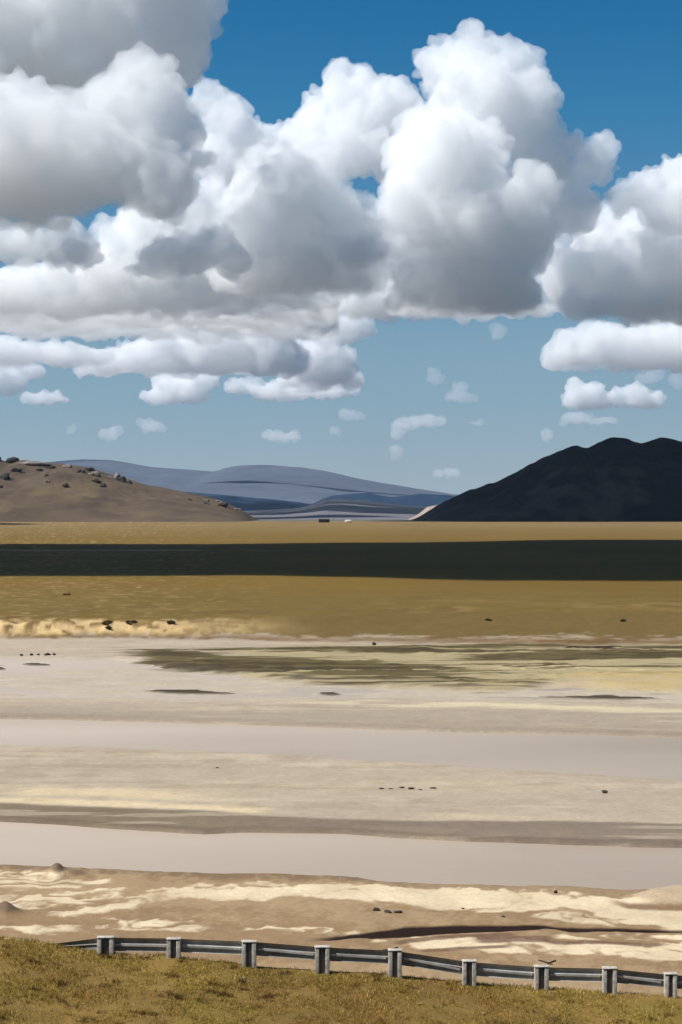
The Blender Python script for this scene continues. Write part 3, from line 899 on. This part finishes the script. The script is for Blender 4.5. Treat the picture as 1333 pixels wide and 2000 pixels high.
def box_v(x0, x1, y0, y1, z0, z1):
    V = [(x, y, z) for z in (z0, z1) for y in (y0, y1) for x in (x0, x1)]
    return V, [(0, 2, 3, 1), (4, 5, 7, 6), (0, 1, 5, 4), (2, 6, 7, 3), (0, 4, 6, 2), (1, 3, 7, 5)]


def boxes(name, bs, mat, parent, bevel=0.0):
    V = []; Fc = []
    for b_ in bs:
        v, f = box_v(*b_)
        Fc += [tuple(i + len(V) for i in q) for q in f]; V += v
    o = mesh_obj(name, V, Fc, mat, parent)
    if bevel:
        m = o.modifiers.new('bevel', 'BEVEL'); m.width = bevel; m.segments = 2
    return o


def sweep(name, prof, A, B, mat, parent, scaleB=1.0):
    """closed profile [(y, z)] drawn from point A to point B"""
    A = np.array(A, float); B = np.array(B, float)
    n = len(prof)
    V = [A + np.array((0, p[0], p[1])) for p in prof] + [B + np.array((0, p[0], p[1] * scaleB)) for p in prof]
    bm = bmesh.new()
    vs = [bm.verts.new(v) for v in V]
    for i in range(n):
        j = (i + 1) % n
        bm.faces.new((vs[i], vs[j], vs[n + j], vs[n + i]))
    bm.faces.new(vs[:n][::-1]); bm.faces.new(vs[n:])
    bmesh.ops.recalc_face_normals(bm, faces=bm.faces)
    me = bpy.data.meshes.new(name); bm.to_mesh(me); bm.free()
    me.materials.append(mat)
    o = bpy.data.objects.new(name, me); C.objects.link(o); o.parent = parent
    return o


posts = [(207, 1831, 1866), (340, 1833, 1871), (487, 1839, 1887), (630, 1850, 1899), (772, 1857, 1906), (917, 1879, 1923), (1058, 1889, 1934), (1191, 1892, 1944), (1310, 1904, 1951), (1432, 1912, 1960)]
PX = [(p[0] - CX) / F * RAIL_D for p in posts]
PT = [EYE - (p[1] - HOR) / F * RAIL_D for p in posts]
PB = [EYE - (p[2] - HOR) / F * RAIL_D for p in posts]
rail = empty('guardrail', (PX[4], RAIL_D, PB[4]))
tag(rail, 'weathered roadside guardrail with white posts along the edge of the turf', 'guardrail')
ox, oy, oz = rail.location
W_OUT = [(0, 0), (.05, -.03), (.075, -.075), (.05, -.12), (.0, -.15), (.05, -.18), (.075, -.225), (.05, -.27), (0, -.30)]
W_OUT = [(y, z * 1.22) for y, z in W_OUT]
W_PROF = [(y, z) for y, z in W_OUT] + [(y + .006, z) for y, z in W_OUT[::-1]]
jit = random.Random(3)
for i, (x, zt, zb) in enumerate(zip(PX, PT, PB)):
    x -= ox; zt -= oz; zb -= oz
    wd = .19 if i else .23
    lean = jit.uniform(-.03, .03); wd *= jit.uniform(.88, 1.06); zt += jit.uniform(-.03, .02)
    o = boxes('post', [(x - wd, x - wd + .115, -.09, .09, zb - .4, zt + lean), (x + wd - .115, x + wd, -.09, .09, zb - .4, zt - lean)], m_post, rail, .012)
    boxes('web', [(x - wd + .117, x + wd - .117, -.03, .05, zb - .4, zt - .02)], m_web, o)
    boxes('cap', [(x - wd - .012, x + wd + .012, -.10, .10, zt + .014, zt + .04)], m_post, o, .008)
for i in range(len(PX) - 1):
    a = np.array((PX[i] - ox, .1, PT[i] - .03 - oz)); b_ = np.array((PX[i + 1] - ox, .1, PT[i + 1] - .03 - oz))
    o = sweep('rail_panel', W_PROF, a, b_, m_beam if i not in (1, 5, 6) else m_gal, rail)
    dz = -.20
    sweep('highlight_strip', [(-.012, dz - .028), (-.012, dz + .028), (-.004, dz + .028), (-.004, dz - .028)], a + np.array((.24, 0, 0)), b_ - np.array((.24, 0, 0)), m_highlight, o)
a = np.array(((82 - CX) / F * RAIL_D - ox, .1, EYE - (1848 - HOR) / F * RAIL_D - oz))
b_ = np.array((PX[0] - ox, .1, PT[0] - .02 - oz))
o = sweep('end_panel', [(y, z) for y, z in W_PROF], b_, a, m_beam, rail, scaleB=.35)
sweep('highlight_strip', [(-.012, -.32), (-.012, -.27), (-.004, -.27), (-.004, -.32)], b_ - np.array((.2, 0, .0)), b_ - np.array((.75, 0, .04)), m_highlight, o)


# ------------------------------------------------------------------ stones, outcrops
m_dark = plain_mat('dark_rock', (.045, .036, .032), var=.35, scale=3, bump=.3)
m_brown = plain_mat('brown_rock', (.14, .10, .075), var=.3, scale=.3)
m_pale = plain_mat('pale_stone', (.27, .23, .17), var=.25, scale=5)
m_crag = plain_mat('crag_rock', (.026, .02, .021), var=.45, scale=.12)
m_cragp = plain_mat('pale_crag_rock', (.21, .175, .16), var=.35, scale=.12)


def rock(name, label, cat, pos, size, mat, seed, group=None, sub=I2, sink=.25, rough=.35, chunks=1):
    r = np.random.default_rng(seed)
    V0, F0 = sub
    V = []; Fa = []
    for q in range(chunks):
        v = V0.copy()
        for k in range(10):                  # chop facets
            d = r.normal(size=3); d /= np.linalg.norm(d)
            lim = r.uniform(.5, .85)
            t = v @ d
            v -= np.outer(np.maximum(t - lim, 0), d)
        v *= 1 + rough * (r.uniform(size=(len(v), 1)) - .5) * .5
        if chunks > 1:
            g = r.uniform(.35, .65)
            v = v * np.array((g, g, g * r.uniform(.7, 1.5))) + np.array((r.uniform(-.75, .75), r.uniform(-.4, .4), r.uniform(-.5, .25)))
        Fa.append(F0 + len(V0) * q); V.append(v)
    v = np.concatenate(V); f = np.concatenate(Fa)
    v = v * np.asarray(size)
    v[:, 2] += size[2] * (1 - 2 * sink)
    o = mesh_obj(name, v, f, mat)
    o.location = pos
    tag(o, label, cat, group)
    return o


def on_hill(H, x, y):
    X, Y, Z = H
    n = X.shape[0] * 2 // 3
    px = CX + F * X / Y; py = HOR - F * (Z - EYE) / Y
    e = (px - x) ** 2 + (py - y) ** 2
    e[n:] += 1e6
    i = np.unravel_index(np.argmin(e), e.shape)
    return np.array((X[i], Y[i], Z[i]))


crags = [
    (6, 893, 24, 10, 0, 'dark rock cap on the crest at the far left edge'),
    (8, 926, 14, 14, 0, 'dark crag on the left edge of the hill, below the cap'),
    (32, 916, 11, 6, 0, 'low dark rock beside the left edge crag'),
    (3, 949, 6, 5, 0, 'lowest dark rock at the left edge of the hill'),
    (62, 905, 26, 6, 1, 'pale rounded rock on the crest of the left hill'),
    (100, 911, 9, 6, 0, 'dark rock just under the crest of the left hill'),
    (79, 917, 5, 4, 0, 'small dark rock left of the crest rock'),
    (86, 928, 7, 5, 0, 'dark rock in the left scatter, midway'),
    (91, 938, 6, 4, 1, 'pale rock in the left scatter, lower end'),
    (124, 947, 8, 8, 0, 'dark upright rock alone on the open slope'),
    (135, 910, 11, 5, 1, 'pale brown rock knob on the crest'),
    (160, 920, 10, 5, 0, 'dark rock at the left end of the main outcrop'),
    (176, 917, 9, 5, 0, 'dark top rock of the main outcrop'),
    (182, 925, 11, 6, 1, 'large pale rock in the main outcrop'),
    (186, 939, 9, 4, 0, 'dark ledge rock under the large pale rock'),
    (201, 950, 6, 7, 0, 'dark rock at the lower end of the main outcrop'),
    (224, 930, 12, 8, 1, 'grey-brown crag left of the dark crest crag'),
    (238, 937, 13, 8, 0, 'dark crest crag on the right of the main outcrop'),
    (253, 940, 7, 7, 0, 'dark small crag at the right foot of the crest crag'),
    (372, 974, 4, 4, 0, 'small dark rock on the lower ridge, leftmost'),
    (402, 977, 7, 4, 1, 'small pale rock on the lower ridge'),
    (404, 982, 5, 3, 0, 'dark rock under the small pale rock on the lower ridge'),
    (430, 979, 7, 4, 1, 'pale rock above the dark crag on the lower ridge'),
    (435, 986, 9, 7, 0, 'largest dark crag on the lower ridge'),
    (461, 991, 8, 4, 1, 'pale rock near the right end of the lower ridge'),
]
for i, (x, y, w, h, pale_, lb) in enumerate(crags):
    p = on_hill(HL, x, y + h * .5)
    k = p[1] / F
    rock('rock_outcrop', lb, 'rock', p, (w * k * 1.2, w * k * 1.0, h * k * 1.2), m_cragp if pale_ else m_crag, 200 + i, 'rock outcrops on the left hill', I2, .4, .5, chunks=5)

bed = [
    (736, 1779, 8, 5, 'dark rock with pointed top, left of three on the cream crust'),
    (757, 1782, 11, 3, 'low dark rock in the middle of three on the cream crust'),
    (777, 1783, 9, 4, 'dark rock at the right of three on the cream crust'),
    (1085, 1744, 6, 4, 'single dark rock on the near bank by the water'),
    (905, 1775, 4, 2, 'tiny dark stone on the cream crust right of the three rocks'),
    (984, 1791, 5, 2, 'tiny brown stone low on the cream crust'),
    (746, 1541, 6, 2, 'leftmost dark stone of the row on the sand bar'),
    (763, 1541, 5, 1.4, 'flat dark stone second in the row on the sand bar'),
    (786, 1539, 7, 1.8, 'dark stone in the middle of the row on the sand bar'),
    (803, 1541, 9, 2.6, 'largest dark stone of the row on the sand bar'),
    (821, 1543, 4, 1.2, 'small dark stone fifth in the row on the sand bar'),
    (846, 1540, 8, 1.6, 'rightmost dark stone of the row on the sand bar'),
    (1182, 1549, 8, 4, 'lone dark boulder on the right of the sand bar'),
    (425, 1500, 3, 1.5, 'tiny dark speck of stone on the empty sand bar'),
    (42, 1281, 4, 3, 'leftmost small dark rock on the far left shore'),
    (62, 1280, 4, 3, 'second small dark rock on the far left shore'),
    (76, 1280, 4, 3, 'middle small dark rock on the far left shore'),
    (93, 1280, 7, 4, 'largest dark rock on the far left shore'),
    (106, 1280, 4, 3, 'rightmost small dark rock on the far left shore'),
    (731, 1260, 5, 4, 'dark rock on the pale strip below the terrace'),
]
for i, (x, y, w, h, lb) in enumerate(bed):
    p = sight(x, y, 60.)
    k = p[1] / F
    rock('rock', lb, 'rock', p, (w * k, w * k * .8, h * k), m_dark, 300 + i, 'dark rocks on the river bed', I2, .3, .5)

for i, (x, y, w, lb) in enumerate([(140, 1892, 7, 'pale stone in the turf below the sloped rail end'), (478, 1911, 8, 'pale stone in the turf under the third post'), (22, 1950, 5, 'small pale stone in the turf near the lower left corner'),
                                   (545, 1926, 6, 'pale stone in the turf between third and fourth post'), (60, 1882, 5, 'small pale stone in the turf at the left edge'), (945, 1981, 9, 'flat pale stone low in the turf right of centre'),
                                   (330, 1925, 5, 'small pale stone in the turf below the second post'), (1085, 1993, 8, 'pale stone at the bottom right of the turf')]):
    p = sight(x, y, 25., 60.); k = p[1] / F; w *= .6
    rock('stone', lb, 'stone', p, (w * k, w * k * .8, w * .5 * k), m_pale, 400 + i, 'pale stones in the turf', I1)

# ------------------------------------------------------------------ shrubs along the terrace edge
m_leaf = plain_mat('dry_shrub_leaves', (.10, .072, .036), var=.4, scale=2)
m_stem = plain_mat('shrub_stems', (.06, .042, .03), var=.3, scale=3)


def shrub(label, x, y, w, h, seed, z=None):
    r = np.random.default_rng(seed)
    p = sight(x, y, 200.)
    k = p[1] / F
    W, Hh = w * k * .8, h * k * .42
    root = empty('shrub', p)
    tag(root, label, 'shrub', 'dark shrubs on the pale terrace edge')
    V = []; Fc = []
    for q in range(7):
        a = r.uniform(0, 6.28); tx, ty = np.cos(a) * W * r.uniform(.2, .7), np.sin(a) * W * r.uniform(.2, .6)
        tz = Hh * r.uniform(.5, 1.1); n = len(V)
        for j in range(3):
            V.append((.03 * math.cos(j * 2.1), .03 * math.sin(j * 2.1), -.2))
        V.append((tx, ty, tz)); Fc += [(n, n + 1, n + 3), (n + 1, n + 2, n + 3), (n + 2, n, n + 3)]
    mesh_obj('stems', V, Fc, m_stem, root)
    nc = r.integers(4, 7)
    cc = np.stack([r.uniform(-.75, .75, nc) * W, r.uniform(-.6, .6, nc) * W, r.uniform(.25, .7, nc) * Hh], -1)
    m = 420
    which = r.integers(0, nc, m)
    d = r.normal(size=(m, 3)); d /= np.linalg.norm(d, axis=1)[:, None]
    c = cc[which] + d * np.array((W * .45, W * .4, Hh * .45)) * r.uniform(.3, 1.0, (m, 1)) ** .5
    c[:, 2] = np.maximum(c[:, 2], .02)
    e1 = r.normal(size=(m, 3)) * .11; e2 = r.normal(size=(m, 3)) * .11
    V = np.stack([c - e1, c + e1, c + e2 * 1.4], 1).reshape(-1, 3)
    mesh_obj('crown', V, np.arange(m * 3).reshape(-1, 3), m_leaf, root)


for i, (x, y, w, h, lb) in enumerate([(204, 1219, 17, 12, 'largest dark shrub clump on the pale bluff'), (214, 1228, 9, 8, 'small dark shrub just below the largest clump'), 
                                      (256, 1217, 14, 6, 'dark shrub right of the largest clump on the bluff top'),
                                      (330, 1216, 14, 5, 'low brown shrub where the bluff fades into grass'),
                                      (955, 1212, 7, 4, 'lone low shrub in the grass right of centre'), (1218, 1214, 6, 6, 'lone upright shrub in the grass near the right edge'), (130, 1162, 9, 3, 'flat dark tussock on the plain at the left')]):
    shrub(lb, x, y, w, h, 500 + i)

# ------------------------------------------------------------------ far shelters on the plain
m_black = plain_mat('black_felt', (.012, .011, .012), var=.2, scale=.2)
m_white = plain_mat('white_canvas', (.62, .58, .52), var=.1, scale=.2)


def prism_roof(name, L_, W_, z0, z1, inset, mat, parent):
    V = [(-L_, -W_, z0), (L_, -W_, z0), (L_, W_, z0), (-L_, W_, z0), (-L_ + inset, 0, z1), (L_ - inset, 0, z1)]
    bm = bmesh.new(); vs = [bm.verts.new(v) for v in V]
    for f in ((0, 1, 5, 4), (2, 3, 4, 5), (1, 2, 5), (3, 0, 4), (3, 2, 1, 0)):
        bm.faces.new([vs[q] for q in f])
    me = bpy.data.meshes.new(name); bm.to_mesh(me); bm.free(); me.materials.append(mat)
    o = bpy.data.objects.new(name, me); C.objects.link(o); o.parent = parent
    return o


for x, y, w, h, mat, nm, lb, cat in ((633.5, 1020.4, 11, 7, m_black, 'black_shelter', 'long low black shelter far out on the plain below the mountains', 'shelter'),
                                     (680, 1020.2, 7, 5, m_white, 'white_tent', 'small white tent far out on the plain right of the black shelter', 'tent')):
    p = on_level(x, y, 3.0); k = p[1] / F
    root = empty(nm, (p[0], p[1], ground_z(p[0], p[1])))
    tag(root, lb, cat)
    L_, W_, Hh = w * k, w * k * .35, h * k
    boxes('wall', [(-L_ * .96, L_ * .96, -W_ * .95, W_ * .95, -.5, Hh * .62)], mat, root)
    prism_roof('roof', L_, W_, Hh * .62 + .02, Hh, L_ * .08 if mat is m_black else L_ * .4, mat, root)
    boxes('door', [(-L_ * .08, L_ * .08, -W_ * .95 - .15, -W_ * .95 - .02, 0, Hh * .5)], m_stem, root)

# ------------------------------------------------------------------ dry twigs behind the rail
def twig(label, x, ybase, tips, D, seed):
    r = np.random.default_rng(seed)
    b0 = at(x, ybase, D); zg = ground_z(b0[0], D)
    base = np.array((b0[0], D, zg - .05))
    top = at(tips[0][0], tips[0][1], D)
    bm = bmesh.new()

    def tube(a, b, ra, rb):
        a = Vector(a); b = Vector(b); ax = (b - a).normalized(); u = ax.orthogonal().normalized(); v = ax.cross(u)
        A = [bm.verts.new(a + (u * math.cos(t) + v * math.sin(t)) * ra) for t in (0, 1.57, 3.14, 4.71)]
        B = [bm.verts.new(b + (u * math.cos(t) + v * math.sin(t)) * rb) for t in (0, 1.57, 3.14, 4.71)]
        for i in range(4):
            bm.faces.new((A[i], A[(i + 1) % 4], B[(i + 1) % 4], B[i]))
        bm.faces.new(A[::-1]); bm.faces.new(B)
    knot = np.array(at(tips[1][0], tips[1][1], D))
    tube(base, knot, .012, .018)
    tube(knot, top, .02, .026)
    for (tx, ty, rr) in tips[2:]:
        t = at(tx, ty, D + r.uniform(-.1, .1))
        tube(top, t, .024, rr)
    me = bpy.data.meshes.new('dry_twig'); bm.to_mesh(me); bm.free(); me.materials.append(m_stem)
    o = bpy.data.objects.new('dry_twig', me); C.objects.link(o)
    tag(o, label, 'twig')


twig('dark dry twig with bent arm above the seventh post', 1064, 1930, [(1072, 1881), (1066, 1892), (1052, 1875, .02), (1086, 1876, .03), (1080, 1884, .02)], 43.0, 1)
twig('short dark dry twig over the fifth post', 774, 1905, [(764, 1854), (771, 1866), (748, 1856, .02), (778, 1850, .02)], 43.0, 2)
